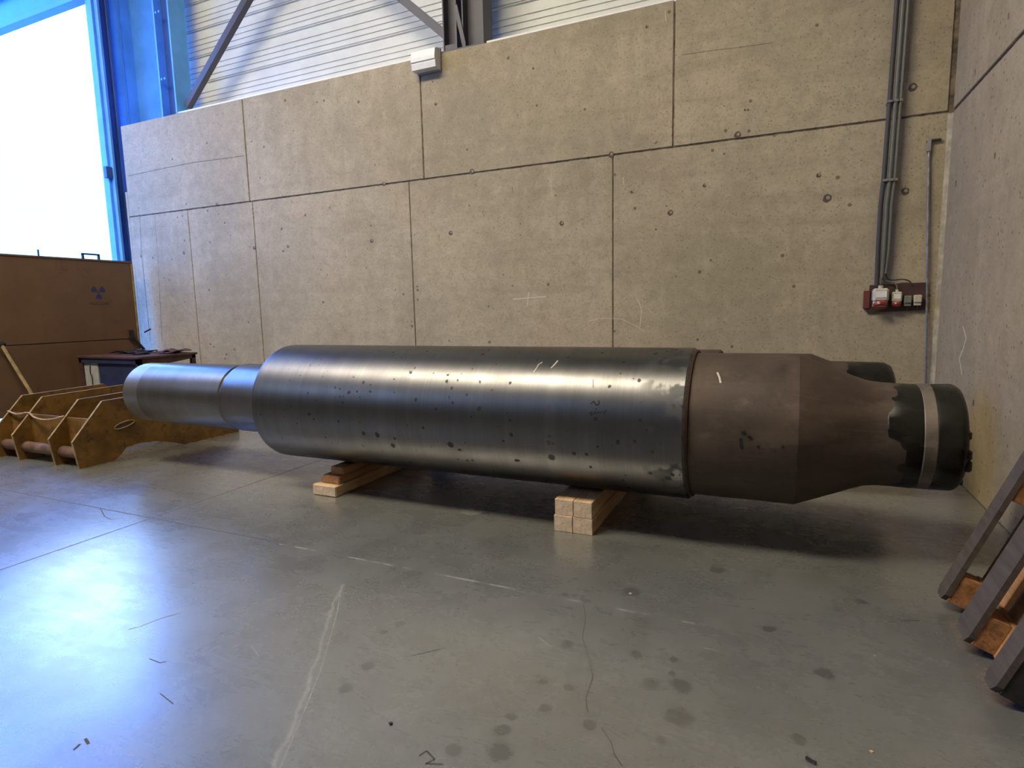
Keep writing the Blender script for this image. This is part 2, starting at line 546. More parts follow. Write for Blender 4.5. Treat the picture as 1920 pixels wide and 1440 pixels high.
M_PINE_OR = timber('orange_aged_pine', (0.46, 0.23, 0.11))
M_PALLET = timber('weathered_grey_board', (0.085, 0.070, 0.060))
M_PALLET_W = timber('warm_pallet_board', (0.40, 0.21, 0.09))
M_PALLET_DK = timber('blackened_block', (0.022, 0.021, 0.021))
M_CHIP = simple('brown_chipboard', (0.30, 0.145, 0.055), 0.8, var=0.4, scale=26, dirt=(0.10, 0.05, 0.03))
M_RUST_TABLE = simple('rusty_table_steel', (0.085, 0.04, 0.035), 0.55, metal=0.2, var=0.4, scale=7)
M_DKBLUE_SHEET = simple('dark_navy_sheet', (0.02, 0.028, 0.07), 0.5, var=0.2)
M_WHITEBOX = simple('dirty_white_sheet', (0.36, 0.36, 0.33), 0.6, var=0.15, scale=9)
M_DARK = simple('soiled_dark_steel', (0.03, 0.027, 0.03), 0.45, metal=0.5, var=0.4, scale=16)
M_TREFOIL = simple('faded_blue_black_stencil', (0.02, 0.028, 0.09), 0.6, scale=20)
M_STENCIL = simple('faded_stencil_letters', (0.045, 0.032, 0.03), 0.7, scale=20)
M_ROOF = simple('roof_sheet', (0.13, 0.12, 0.11), 0.7, var=0.1, scale=1)
M_FARWALL = simple('far_hall_wall', (0.18, 0.17, 0.15), 0.8, var=0.15, scale=1)
M_YARD = simple('yard_paving', (0.36, 0.35, 0.33), 0.9, var=0.15, scale=1)

M_STEEL = turned_steel('turned_steel_barrel', (0.155, 0.152, 0.147), 0.39)
M_STEEL_J = turned_steel('turned_steel_journal', (0.23, 0.225, 0.22), 0.34, spots=False)
M_STEEL_END = turned_steel('ground_steel_end_band', (0.36, 0.36, 0.35), 0.40, spots=False)
M_CAST = rusty_cast('brown_cast_iron', (0.055, 0.040, 0.030), (0.100, 0.072, 0.053), (0.14, 0.11, 0.085))
M_CAST_DK = rusty_cast('oily_black_iron', (0.012, 0.012, 0.010), (0.026, 0.025, 0.020), (0.06, 0.06, 0.055), rough=0.30, metal=0.5)
M_BAND = rusty_cast('pale_wiped_band', (0.12, 0.10, 0.08), (0.24, 0.20, 0.165), (0.31, 0.28, 0.24), rough=0.45, metal=0.5)
M_RIM = rusty_cast('rust_rim', (0.035, 0.018, 0.013), (0.07, 0.034, 0.022), (0.09, 0.05, 0.032))


def emissive(name, col, s):
    g = NG(name)
    g.set(Base_Color=(0.8, 0.8, 0.8), Emission_Color=col, Emission_Strength=s, Roughness=0.6)
    return g.m


# ================================================================= HALL SHELL
YW, XR, XL = 6.45, 1.29, -9.70
WT, JZ = 4.41, 3.0
CEIL = 9.2

yd = MB().box(-60, -10.2, -40, 60, -0.25, -0.05).build('trim_1', M_YARD); struct(yd)

# concrete wall of separate cast panels over a dark backing
mb = MB()
g_ = 0.0085
upper = [XL, -7.02, -4.065, -1.062, 1.268]
for a, b in zip(upper[:-1], upper[1:]):
    mb.box(a + (g_ if a != XL else 0), b - g_, YW, YW + 0.2, JZ + g_, WT, 0, 0.006)
lower = [XL, -8.33, -6.97, -4.29, -1.69, 1.285]
for a, b in zip(lower[:-1], lower[1:]):
    mb.box(a + (g_ * .7 if a != XL else 0), b - g_ * .7, YW, YW + 0.2, 0.0, JZ - g_, 0, 0.005)
mb.box(-9.98, XL, YW, YW + 0.2, 0, 2.2, 0)
mb.box(XL - 0.05, XL, YW, YW + 0.2, 2.2, 3.4, 0)
mb.box(XL + 0.01, XR + 0.2, YW + 0.012, YW + 0.19, 0, WT - 0.01, 1)
ties = [(407, 383, 1), (530, 369, .7), (720, 345, 1), (885, 322, 1.2), (1146, 290, 1.2), (1383, 253, 1.2), (1711, 164, 1.3), (1697, 359, 1.2),
        (1551, 372, 1.4), (1535, 329, .8), (1257, 399, 1.1), (1053, 419, 1), (845, 437, 1), (697, 452, .9), (540, 462, .8), (477, 465, 1),
        (1321, 348, .7), (345, 474, 1), (265, 480, .8), (1213, 50, .6), (1000, 128, .5), (817, 195, .7), (1185, 360, .6), (1397, 206, .4), (1403, 206, .4),
        (880, 385, .4), (1230, 430, .4), (440, 655, .6), (425, 664, .7), (395, 645, .6)]
for (x, y, s) in ties:
    q = plane_pt(x, y, 1, YW)
    for rr, dy, mi in ((0.027 * s, 0.0015, 2), (0.012 * s, 0.003, 3)):
        cx = q.x + (0.006 if mi == 3 else 0); cz = q.z + (0.006 if mi == 3 else 0)
        pts = [(cx + rr * math.cos(k * math.pi / 8) * random.uniform(.88, 1.1), cz + rr * math.sin(k * math.pi / 8) * random.uniform(.88, 1.1)) for k in range(16)]
        mb.prism(pts, 'y', YW - dy, YW + 0.002, mi)


def ribbon(mb, pts_px, width, mi, ax=1, val=YW, off=0.0015):
    """thin chalk or crack line lying on a plane"""
    P = [plane_pt(x, y, ax, val) for (x, y) in pts_px]
    for a, b in zip(P[:-1], P[1:]):
        d = (b - a); L = d.length
        if L < 1e-5: continue
        d /= L
        nrm = Vector((0, -1, 0)) if ax == 1 else Vector((-1, 0, 0)) if ax == 0 else Vector((0, 0, 1))
        s = d.cross(nrm) * width * 0.5
        e = nrm * off
        mb.add([a - s + e, a + s + e, b + s + e, b - s + e], [(0, 1, 2, 3)], mi)


fm = MB().box(-10.2, 9.2, -13.2, 7.4, -0.2, 0.0)
for pts_, w_, k_ in [([(1094, 1130), (1098, 1160), (1092, 1195), (1106, 1240), (1112, 1270), (1098, 1310), (1102, 1335)], .003, 1),
                     ([(1128, 1365), (1146, 1392), (1152, 1415), (1166, 1436)], .003, 1), ([(786, 1417), (800, 1408), (815, 1424), (798, 1432), (830, 1433)], .006, 1),
                     ([(188, 953), (196, 968), (208, 974), (222, 972)], .005, 1), ([(150, 1395), (143, 1402), (138, 1406)], .008, 1), ([(160, 1385), (166, 1395)], .009, 1),
                     ([(280, 1235), (300, 1243), (312, 1240)], .003, 1), ([(335, 1150), (300, 1160), (262, 1175), (240, 1180)], .004, 2), ([(855, 1246), (858, 1247)], .006, 1),
                     ([(1690, 1165), (1700, 1163), (1724, 1164)], .006, 1), ([(470, 1210), (485, 1230)], .003, 2), ([(300, 1300), (325, 1320)], .003, 1),
                     ([(642, 1095), (632, 1150), (618, 1200), (600, 1260), (580, 1310), (555, 1370), (525, 1440)], .004, 2),
                     ([(1320, 1215), (1345, 1220)], .005, 2), ([(1010, 1195), (1035, 1215)], .004, 2), ([(770, 1230), (835, 1215)], .003, 1)]:
    ribbon(fm, pts_, w_, k_, 2, 0.0, 0.0006)
struct(fm.build('floor', [M_FLOOR, M_CRACK, M_SCUFF]))

ribbon(mb, [(962, 561), (1024, 556)], 0.014, 4); ribbon(mb, [(992, 548), (988, 574)], 0.012, 4)
ribbon(mb, [(1100, 603), (1130, 596), (1165, 598), (1195, 612), (1208, 622)], 0.006, 4)
ribbon(mb, [(1195, 560), (1203, 580), (1200, 612)], 0.008, 4)
ribbon(mb, [(240, 330), (300, 317), (360, 305), (458, 292)], 0.008, 1)
ribbon(mb, [(262, 402), (266, 480), (282, 640)], 0.010, 1)
ribbon(mb, [(290, 399), (296, 480), (304, 640)], 0.007, 1)
ribbon(mb, [(1278, 103), (1340, 94), (1400, 87), (1450, 80)], 0.004, 1)
for (x, y, l) in [(1168, 333, 14), (1247, 20, 20), (960, 350, 12), (905, 395, 12), (822, 440, 8), (1040, 90, 12), (650, 470, 14)]:
    ribbon(mb, [(x, y), (x + 2, y + l)], 0.006, 1 if l < 13 else 4)
wall_back = struct(mb.build('wall_back', [M_CONC, M_JOINT, M_TIE, M_TIE2, M_CHALK]))

mb = MB()
mb.box(XR, XR + 0.22, 1.0, YW - 0.03, JZ + 0.012, WT, 0, 0.006)
mb.box(XR, XR + 0.22, -4.0, 0.98, JZ + 0.012, WT, 0, 0.006)
mb.box(XR, XR + 0.22, -4.0, YW - 0.0, 0, JZ - 0.012, 0, 0.006)
mb.box(XR + 0.015, XR + 0.2, -3.98, YW + 0.1, 0, WT - 0.02, 1)
ribbon(mb, [(1806, 612), (1812, 634), (1806, 655), (1799, 672), (1802, 690), (1804, 702)], 0.016, 2, 0, XR)
ribbon(mb, [(1866, 610), (1862, 640), (1864, 700)], 0.004, 2, 0, XR)
for (x, y) in [(1829, 135), (1866, 292), (1793, 344), (1892, 30), (1826, 755)]:
    ribbon(mb, [(x, y - 6), (x - 1, y + 6)], 0.03, 1, 0, XR)
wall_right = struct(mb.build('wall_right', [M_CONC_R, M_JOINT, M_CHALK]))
# mortar strip filling the corner below the joint
cs = MB().prism([(XR, YW), (XR, YW - 0.045), (XR - 0.03, YW)], 'z', 0, JZ - 0.02).build('trim_2', simple('corner_mortar', (0.40, 0.345, 0.24), 0.9, scale=12)); struct(cs)

# ribbed cladding above the concrete
def ribbed(x0, x1, y, z0, z1, name, m):
    pts = []
    z = z0
    k = 0
    while z < z1:
        band = (k % 5 == 4)
        if band:
            seq = [(0.0, 0.0), (0.006, 0.022), (0.075, 0.022), (0.082, 0.0)]; per = 0.088
        else:
            seq = [(0.0, 0.0), (0.004, 0.013), (0.013, 0.013), (0.017, 0.0)]; per = 0.076
        for (dz, dy) in seq:
            pts.append((y + dy, z + dz))
        z += per; k += 1
    pts.append((y, z)); pts += [(y + 0.12, z), (y + 0.12, z0)]
    n = len(pts)
    P = [(x0, a, b) for a, b in pts] + [(x1, a, b) for a, b in pts]
    F = [(i, (i + 1) % n, n + (i + 1) % n, n + i) for i in range(n)]
    return MB().add(P, F).build(name, m)


struct(ribbed(-8.95, 9.0, 7.0, 4.25, CEIL, 'wall_upper', M_CLAD))
flm = MB()
flm.prism([(6.53, WT - .02), (6.53, WT + 0.05), (6.545, WT + 0.062), (7.0, WT + 0.12), (7.0, WT + 0.06), (6.56, WT - .02)], 'x', -8.45, -3.80)
flm.prism([(6.53, WT - .02), (6.53, WT + 0.05), (6.545, WT + 0.062), (7.0, WT + 0.12), (7.0, WT + 0.06), (6.56, WT - .02)], 'x', -3.20, 1.5)
struct(flm.build('trim_3', M_FLASH))

# gable wall at the left: opening with steel surround, blue lens glare put into its colour
DO0, DO1, DTOP = 2.7, 6.36, 6.65
gm = MB()
gm.box(-10.15, -10.0, 6.62, 7.15, 0, CEIL, 0)
gm.box(-10.15, -10.0, DO0 - 0.2, 6.62, DTOP, CEIL, 0)
gm.box(-10.15, -10.0, -13.0, DO0 - 0.2, 0, 4.3, 1)
gm.box(-10.15, -10.0, -13.0, DO0 - 0.2, 6.1, CEIL, 1)
gm.box(-10.15, -10.0, -13.0, -6.5, 4.3, 6.1, 1)
gm.box(-10.15, -10.0, -2.0, DO0 - 0.2, 4.3, 6.1, 1)
# folded sheet seams
gm.box(-10.0, -9.985, 6.78, 6.80, 2, CEIL, 2)
gm.box(-10.0, -9.985, 7.02, 7.04, 2, CEIL, 2)
struct(gm.build('wall_left', [M_GLARE_BLUE, M_FARWALL, M_GLARE_BLUE_LT]))
struct(MB().box(-10.0, -8.95, 7.0, 7.12, 2.0, CEIL).build('trim_4', M_GLARE_BLUE))
# door frame
jm = MB()
jm.box(-10.12, -9.98, DO1, 6.46, 0, DTOP, 0, 0.004)
jm.box(-9.98, -9.90, 6.40, 6.44, 0, DTOP, 1, 0.004)
jm.box(-10.02, -9.94, 6.56, 6.62, 0, DTOP, 2, 0.004)
jm.box(-10.12, -9.98, 6.44, 6.62, 0, DTOP, 2)
jm.box(-10.12, -9.98, DO0 - 0.2, DO0, 0, DTOP, 0, 0.004)
jm.box(-10.12, -9.98, DO0, DO1, DTOP, DTOP + 0.2, 0, 0.004)
jm.box(-10.0, -9.93, 6.30, 6.40, 3.62, 3.80, 2, 0.004)
struct(jm.build('door_1', [M_GLARE_BLUE, M_GLARE_BLUE_LT, M_GLARE_BLUE_DK]))

# rest of the hall behind the camera
struct(MB().box(-10.15, 9.2, -13.2, -13.0, 0, CEIL).build('wall_front', M_FARWALL))
struct(MB().box(9.0, 9.2, -13.0, 7.12, 0, CEIL).build('wall_far_right', M_FARWALL))
SK = [(-9.9, -1.8, -0.8, 0.9, 'w'), (-9.6, -6.0, -11.0, -8.8, 'c')]
cm = MB()
ys = [-13.2] + [v for s in sorted(SK, key=lambda s: s[2]) for v in (s[2], s[3])] + [7.15]
for i in range(0, len(ys), 2):
    cm.box(-10.15, 9.2, ys[i], ys[i + 1], CEIL, CEIL + 0.15)
for s in SK:
    cm.box(-10.15, s[0], s[2], s[3], CEIL, CEIL + 0.15); cm.box(s[1], 9.2, s[2], s[3], CEIL, CEIL + 0.15)
struct(cm.build('ceiling', M_ROOF))
mw = emissive('daylit_translucent_sheet_warm', *WARM_SKYLIGHT)
mc = emissive('daylit_translucent_sheet_cool', *COOL_SKYLIGHT)
for i, s in enumerate(SK):
    struct(MB().box(s[0], s[1], s[2], s[3], CEIL + 0.02, CEIL + 0.06).build('window_%d' % (i + 1), mw if s[4] == 'w' else mc))

struct(MB().box(-10.12, -10.06, -6.5, -2.0, 4.3, 6.1).build('window_%d' % (len(SK) + 1), mc))

# portal for the daylight coming through the door opening
pd = bpy.data.lights.new('door_daylight', 'AREA')
pd.shape = 'RECTANGLE'; pd.size = DTOP; pd.size_y = DO1 - DO0
pd.cycles.is_portal = True
po = bpy.data.objects.new('door_daylight', pd); COL.objects.link(po)
po.location = (-10.1, (DO0 + DO1) / 2, DTOP / 2)
po.rotation_euler = (0, R(-90), 0)

# ================================================================= STEELWORK ABOVE THE WALL
def h_post(mb, x0, x1, y0, y1, z0, z1, mis=(0, 0), t=0.018, web_axis='x'):
    """H section, flanges facing +-x, web running along x"""
    mb.box(x0, x0 + t, y0, y1, z0, z1, mis[0], 0.002)
    mb.box(x1 - t, x1, y0, y1, z0, z1, mis[0], 0.002)
    ym = (y0 + y1) / 2
    mb.box(x0 + t, x1 - t, ym - t / 2, ym + t / 2, z0, z1, mis[1])


col = empty('steel_column', (-3.5, 6.62, WT))
tag(col, 'dark violet-grey twin-section steel column with lacing, standing on the concrete wall', 'column')
a = MB(); h_post(a, -0.26, -0.07, -0.12, 0.12, 0, CEIL - WT); a.box(-0.24, -0.09, -0.11, 0.0, 0, 0.10)
a.build('post', M_STEEL_DK, col)
a = MB(); h_post(a, 0.00, 0.28, -0.12, 0.12, 0, CEIL - WT)
a.build('post', M_STEEL_DK, col)
a = MB()
for k in range(5):
    z = 0.05 + k * 0.85
    a.prism([(-0.09, z + 0.42), (-0.05, z + 0.46), (0.05, z + 0.02), (0.05, z - 0.05), (0.01, z - 0.03)], 'y', -0.135, -0.12)
a.build('lacing_bar', M_STEEL_DK, col)
MB().box(-0.28, 0.30, -0.14, 0.14, -0.0, 0.03, 0, 0.003).build('base_plate', M_STEEL_DK, col)

cc = empty('corner_column', (-8.60, 6.66, WT))
tag(cc, 'steel column coloured with blue lens glare at the far left corner, behind the end of the concrete wall', 'column')
a = MB(); h_post(a, -0.20, 0.15, -0.14, 0.14, 0.0, CEIL - WT, (0, 1), 0.03); a.build('shaft', [M_GLARE_BLUE, M_GLARE_BLUE_DK], cc)
MB().box(-0.30, 0.28, -0.16, 0.16, 0, 0.025, 0, 0.003).build('base_plate', M_GLARE_BLUE_DK, cc)
a = MB()
for z in (0.55, 1.5):
    for dx in (-0.13, -0.06): a.box(dx, dx + 0.03, -0.155, -0.14, z, z + 0.03)
a.build('bolt_head', M_GLARE_BLUE_LT, cc)

def brace(p0, p1, w_, d_, name, label, m):
    p0, p1 = Vector(p0), Vector(p1)
    dirv = (p1 - p0); L = dirv.length; dirv.normalize()
    side = dirv.cross(Vector((0, 1, 0))).normalized()
    mb = MB()
    M = Matrix(((dirv.x, side.x, 0, 0), (dirv.y, side.y, 1, 0), (dirv.z, side.z, 0, 0), (0, 0, 0, 1)))
    mb.box(0, L, -w_ / 2, w_ / 2, -d_ / 2, d_ / 2, 0, 0.004, M)
    o = mb.build(name, m)
    o.location = p0
    return tag(o, label, 'brace')


q0 = plane_pt(352, 200, 1, 6.66); q1 = plane_pt(464, 0, 1, 6.66); dv = (q1 - q0)
brace(q0, q0 + dv * 1.5, 0.10, 0.09, 'diagonal_brace', 'diagonal steel brace rising right from the glare-blue corner column', M_STEEL_DK)
q0 = plane_pt(842, 71, 1, 6.66); q1 = plane_pt(756, 0, 1, 6.66); dv = (q1 - q0)
brace(q0, q0 + dv * 1.9, 0.10, 0.09, 'diagonal_brace', 'diagonal steel brace rising left from the dark twin column', M_STEEL_DK)

# canopy beam outside the opening
cb = empty('canopy', (-13.5, 6.3, 6.33))
tag(cb, 'canopy edge beam in pale lens-glare blue outside the tall opening, top left', 'canopy')
MB().box(-3.5, 3.35, 0, 0.16, 0.02, 0.10, 0, 0.004).build('lower_flange', M_GLARE_BLUE_LT, cb)
MB().box(-3.5, 3.35, 0.06, 0.12, 0.10, 0.50).build('web', M_GLARE_BLUE, cb)
MB().box(-3.5, 3.35, -0.03, 0.18, 0.50, 0.62, 0, 0.004).build('gutter', M_GLARE_BLUE_LT, cb)
MB().box(-3.5, 3.35, 0.02, 0.14, 0.62, 2.3).build('fascia', M_GLARE_BLUE, cb)

# ================================================================= EMERGENCY LAMP BOX
q = plane_pt(804, 118, 1, YW)
lb = empty('wall_lamp', (q.x, YW, q.z))
tag(lb, 'white plastic bulkhead lamp at the top edge of the concrete wall', 'wall lamp')
a = MB()
a.prism([(-0.03, 0.13), (-0.125, 0.10), (-0.14, 0.02), (-0.14, -0.02), (-0.125, -0.025), (-0.13, -0.04), (-0.12, -0.105), (-0.03, -0.11)], 'x', -0.165, 0.165)
a.build('housing', M_LAMP, lb)
MB().box(-0.15, 0.18, -0.035, 0.0, -0.125, 0.125, 0, 0.006).build('back_box', M_LAMP_G, lb)

# ================================================================= CONDUITS, SOCKETS, ROD
def conduit(dx, r, m, label, xend, zend):
    xs = 0.862 + dx
    xm = 0.835 + dx
    pts = [(xs + 0.015, YW - 0.075, WT - 0.02), (xs, YW - 0.075, 3.4), (xs - 0.014, YW - 0.075, 2.5), (xm, YW - 0.07, 2.25), (xm + 0.0, YW - 0.065, 1.85), (xend, YW - 0.06, zend)]
    o = empty('conduit', (xs, YW - 0.075, WT))
    tag(o, label, 'conduit', 'conduits on the concrete wall')
    a = MB().tube(pts, r, 12)
    t = a.build('tube', m, o, smooth=40); t.data.transform(Matrix.Translation(-Vector((xs, YW - 0.075, WT))))
    for z in (3.12, 2.45):
        b = MB().box(xs - r * 1.02 - (0.008 if z < 3 else 0.003), xs + r * 1.02 - (0.008 if z < 3 else 0.003), YW - 0.075 - r * 1.25, YW, z, z + 0.02)
        c = b.build('clip', M_GALV, o); c.data.transform(Matrix.Translation(-Vector((xs, YW - 0.075, WT))))


conduit(-0.045, 0.020, M_GREYDK, 'darkest conduit of the run, on its left, dropping to the big socket', 0.795, 1.53)
conduit(0.0, 0.019, M_GREYLINE, 'middle grey conduit in the run above the wall sockets', 0.83, 1.60)
conduit(0.038, 0.013, M_GREYLINE, 'thin right-hand grey conduit in the run above the wall sockets', 0.86, 1.64)

sb = empty('socket_board', (0.96, YW, 1.42))
tag(sb, 'dark brown mounting board for sockets on the concrete wall near the corner', 'board')
MB().prism([(-0.225, -0.135), (0.225, -0.115), (0.225, 0.13), (-0.215, 0.12)], 'y', -0.02, 0.0).build('plate', M_BROWN_PLATE, sb)
MB().box(-0.262, -0.21, -0.03, -0.0, -0.095, 0.07, 0, 0.003).build('side_flange', M_REDBROWN, sb)
MB().prism([(0.20, -0.165), (0.21, -0.165), (0.21, -0.0), (0.20, 0.0)], 'z', -0.11, 0.10)


def wall_socket(x, z, w_, h_, red, label, body=M_SOCK, round_=True):
    o = empty('wall_socket', (x, YW - 0.02, z))
    tag(o, label, 'socket', 'sockets on the brown board')
    d = w_ * 0.9
    a = MB().box(-w_ / 2, w_ / 2, -d, 0, -h_ * 0.25, h_ / 2, 0, w_ * 0.14)
    if round_:
        a.prism([(w_ * 0.47 * math.cos(t) * 1.0, -d * 0.62 + d * 0.36 * math.sin(t)) for t in [k * math.pi / 10 for k in range(20)]], 'z', -h_ / 2, -h_ * 0.2)
        a.tube([(0, -d * 0.5, h_ * 0.48), (0, -d * 0.5, h_ * 0.66)], w_ * 0.17, 12)
    else:
        a.box(-w_ * 0.45, w_ * 0.45, -d * 0.8, 0, -h_ / 2, -h_ * 0.2, 0, 0.003)
    hs = a.build('housing', body, o)
    if red:
        Mx = Matrix.Translation((0, -d * 0.75, -h_ * 0.42)) @ Matrix.Rotation(R(-28), 4, 'X')
        b = MB().tube([Mx @ Vector((0, 0, -h_ * 0.10)), Mx @ Vector((0, 0, h_ * 0.05)), Mx @ Vector((0, -0.001, h_ * 0.12))], [w_ * 0.44, w_ * 0.46, w_ * 0.36], 20)
        b.build('lid', M_RED, hs, smooth=40)
        MB().box(-w_ * 0.35, w_ * 0.35, -d * 1.02, -d * 0.98, h_ * 0.0, h_ * 0.34, 0).build('cover_face', M_LAMP, hs)
    else:
        MB().tube([(0, -d * 0.4, -h_ * 0.5), (0.004, -d * 0.5, -h_ * 0.66), (0.0, -d * 0.4, -h_ * 0.8)], 0.008, 8).build('plug_loop', M_BLACK, hs)
    return o


wall_socket(0.825, 1.425, 0.125, 0.165, True, 'large cream socket with red lid, first from the left on the board')
wall_socket(0.957, 1.41, 0.078, 0.125, True, 'small cream socket with red lid, second from the left on the board', M_SOCK)
wall_socket(1.043, 1.388, 0.060, 0.095, False, 'small greenish grey socket, third from the left on the board', M_SOCK_GREEN, False)
wall_socket(1.118, 1.392, 0.062, 0.095, False, 'small pale socket, nearest the corner on the board', M_SOCK, False)


def cable(pts, r, m, label):
    a = MB().tube(pts, r, 8)
    o = a.build('cable', m, smooth=60)
    return tag(o, label, 'cable')


def smooth_path(P, n=8):
    P = [Vector(p) for p in P]; out_ = []
    for i in range(len(P) - 1):
        p0, p1, p2, p3 = P[max(i - 1, 0)], P[i], P[i + 1], P[min(i + 2, len(P) - 1)]
        for k in range(n):
            t = k / n
            out_.append(0.5 * ((2 * p1) + (-p0 + p2) * t + (2 * p0 - 5 * p1 + 4 * p2 - p3) * t * t + (-p0 + 3 * p1 - 3 * p2 + p3) * t ** 3))
    out_.append(P[-1]); return out_


cable(smooth_path([(0.83, YW - .06, 1.62), (0.855, YW - .05, 1.575), (0.91, YW - .05, 1.563), (0.95, YW - .05, 1.53), (0.957, YW - .055, 1.48)]), 0.006, M_GREYLINE, 'thin pale cable curving down into the second socket')
cable(smooth_path([(0.86, YW - .06, 1.66), (0.875, YW - .045, 1.60), (0.92, YW - .035, 1.58), (1.0, YW - .03, 1.583), (1.05, YW - .03, 1.565), (1.07, YW - .03, 1.53)]), 0.006, M_GREYDK, 'thin dark cable running right along the top of the socket board')

rod = empty('steel_rod', (1.20, YW - 0.05, 0))
tag(rod, 'thin galvanised rod standing in the wall corner right of the sockets', 'rod')
a = MB().tube([(0.045, -0.02, 0.0), (0.0, 0.015, 1.2), (-0.066, 0.03, 2.74)], 0.010, 10)
a.build('shaft', M_GALV, rod, smooth=40)
MB().tube([(-0.085, 0.03, 2.765), (-0.03, 0.03, 2.775), (0.02, 0.032, 2.775)], 0.011, 8).build('cross_bar', M_GREYDK, rod)
MB().box(-0.082, -0.052, 0.012, 0.045, 2.68, 2.80, 0, 0.003).build('bracket', M_SOCK_GREY, rod)

# ================================================================= THE STEEL ROLLS
YC, ZC = 3.738, 0.671
X0 = -2.05   # middle of the roll

roll = empty('steel_roll', (X0, YC, 0))
tag(roll, 'long bright turned steel roll lying on timbers, rusty brown neck at its right end', 'steel roll')


def L(x): return x - X0


BR = 0.4645
pr = [(L(-3.735), 0.36), (L(-3.732), 0.42)]
for k in range(7):   # rounded shoulder
    t = k / 6 * math.pi / 2
    pr.append((L(-3.73 + 0.035 * (1 - math.cos(t))), BR - 0.035 + 0.035 * math.sin(t)))
pr += [(L(-3.66), BR), (L(-3.4), BR), (L(-2.5), BR), (L(-1.6), BR), (L(-0.9), BR), (L(-0.5), BR), (L(-0.475), BR), (L(-0.462), BR - 0.012)]
a = MB().lathe_x(pr, 160)
barrel = a.build('barrel', M_STEEL, roll, smooth=35, loc=(0, 0, ZC))
a = MB().lathe_x([(L(-0.462), BR - 0.012), (L(-0.45), BR - 0.016), (L(-0.447), 0.425)], 160)
a.build('rim', M_RIM, roll, smooth=35, loc=(0, 0, ZC))
# journal on the left
pj_ = [(L(-5.60), 0.03), (L(-5.60), 0.215)]
for k in range(8):
    t = k / 7 * math.pi / 2
    pj_.append((L(-5.60) - 0.0 + 0.06 * (1 - math.cos(t)), 0.217 + 0.062 * math.sin(t)))
pj_ += [(L(-5.36), 0.281), (L(-5.355), 0.283)]
MB().lathe_x(pj_, 128).build('end_band', M_STEEL_END, roll, smooth=35, loc=(0, 0, ZC))
MB().lathe_x([(L(-5.355), 0.283), (L(-5.0), 0.284), (L(-4.6), 0.285), (L(-4.31), 0.285), (L(-4.30), 0.272), (L(-4.275), 0.272)], 128).build('journal', M_STEEL_J, roll, smooth=35, loc=(0, 0, ZC))
MB().lathe_x([(L(-4.275), 0.272), (L(-4.268), 0.290), (L(-4.255), 0.296), (L(-3.80), 0.296), (L(-3.76), 0.31), (L(-3.733), 0.37)], 128).build('journal_collar', M_STEEL_J, roll, smooth=35, loc=(0, 0, ZC))
# brown neck and cone
def wob(x, an): return 0.0012 * math.sin(an * 7 + x * 9) + 0.001 * math.sin(an * 17 + x * 31)
NR = 0.433
MB().lathe_x([(L(-0.455), NR), (L(-0.3), NR), (L(-0.1), NR), (L(0.098), NR), (L(0.104), NR - 0.001)], 128, wob=wob).build('neck', M_CAST, roll, smooth=30, loc=(0, 0, ZC))
neck = bpy.context.scene.objects['neck']
MB().lathe_x([(L(0.104), NR - 0.0015), (L(0.20), 0.391), (L(0.30), 0.349), (L(0.38), 0.315), (L(0.44), 0.292), (L(0.48), 0.285), (L(0.54), 0.2815), (L(0.60), 0.279)], 128, wob=wob).build('cone', M_CAST, roll, smooth=30, loc=(0, 0, ZC))
def wob2(x, an): return 0.003 * math.sin(an * 3 + x * 12) + 0.002 * math.sin(an * 11 + x * 40) * math.sin(x * 15)
NB = 0.281
MB().lathe_x([(L(0.50), 0.27), (L(0.52), NB), (L(0.6), NB), (L(0.66), NB), (L(0.675), NB - 0.004)], 128, wob=wob2).build('dark_journal', M_CAST_DK, roll, smooth=30, loc=(0, 0, ZC))
MB().lathe_x([(L(0.673), NB - 0.003), (L(0.678), NB + 0.001), (L(0.728), NB + 0.001), (L(0.734), NB - 0.004)], 128).build('wiped_ring', M_BAND, roll, smooth=30, loc=(0, 0, ZC))
pe = [(L(0.732), NB - 0.003), (L(0.745), NB)]
for k in range(8):
    t = k / 7 * math.pi / 2
    pe.append((L(0.82 + 0.045 * math.sin(t)), NB - 0.045 * (1 - math.cos(t))))
pe += [(L(0.868), 0.12), (L(0.868), 0.01)]
MB().lathe_x(pe, 128, wob=wob2).build('end_cap', M_CAST_DK, roll, smooth=30, loc=(0, 0, ZC))
endcap = bpy.context.scene.objects['end_cap']
# casting burrs on the end
for an, s in ((-2.75, .03), (2.88, .02), (-3.0, .025), (-2.2, .02)):
    y, z = math.cos(an) * 0.24, math.sin(an) * 0.24
    MB().box(L(0.85), L(0.85) + s, y - s, y + s, z - s, z + s, 0, s * 0.3).build('casting_burr', M_DARK, endcap)

# chalk strokes, scribble and red tick on the barrel
def on_barrel(pts_px, wdt, name, m):
    mb = MB(); P = []
    o = Vector((0, 0, CAMZ)); rad = BR + 0.0012
    for (x, y) in pts_px:
        d = px_ray(x, y)
        oy, oz = o.y - YC, o.z - ZC
        A = d.y ** 2 + d.z ** 2; B = oy * d.y + oz * d.z; C_ = oy * oy + oz * oz - rad * rad
        t = (-B - math.sqrt(max(0, B * B - A * C_))) / A
        q = o + d * t
        P.append(Vector((q.x - X0, q.y - YC, q.z - ZC)))
    for p0, p1 in zip(P[:-1], P[1:]):
        nrm = Vector((0, p0.y, p0.z)).normalized()
        s = (p1 - p0).normalized().cross(nrm) * wdt / 2
        mb.add([p0 - s, p0 + s, p1 + s, p1 - s], [(0, 1, 2, 3)])
    return mb


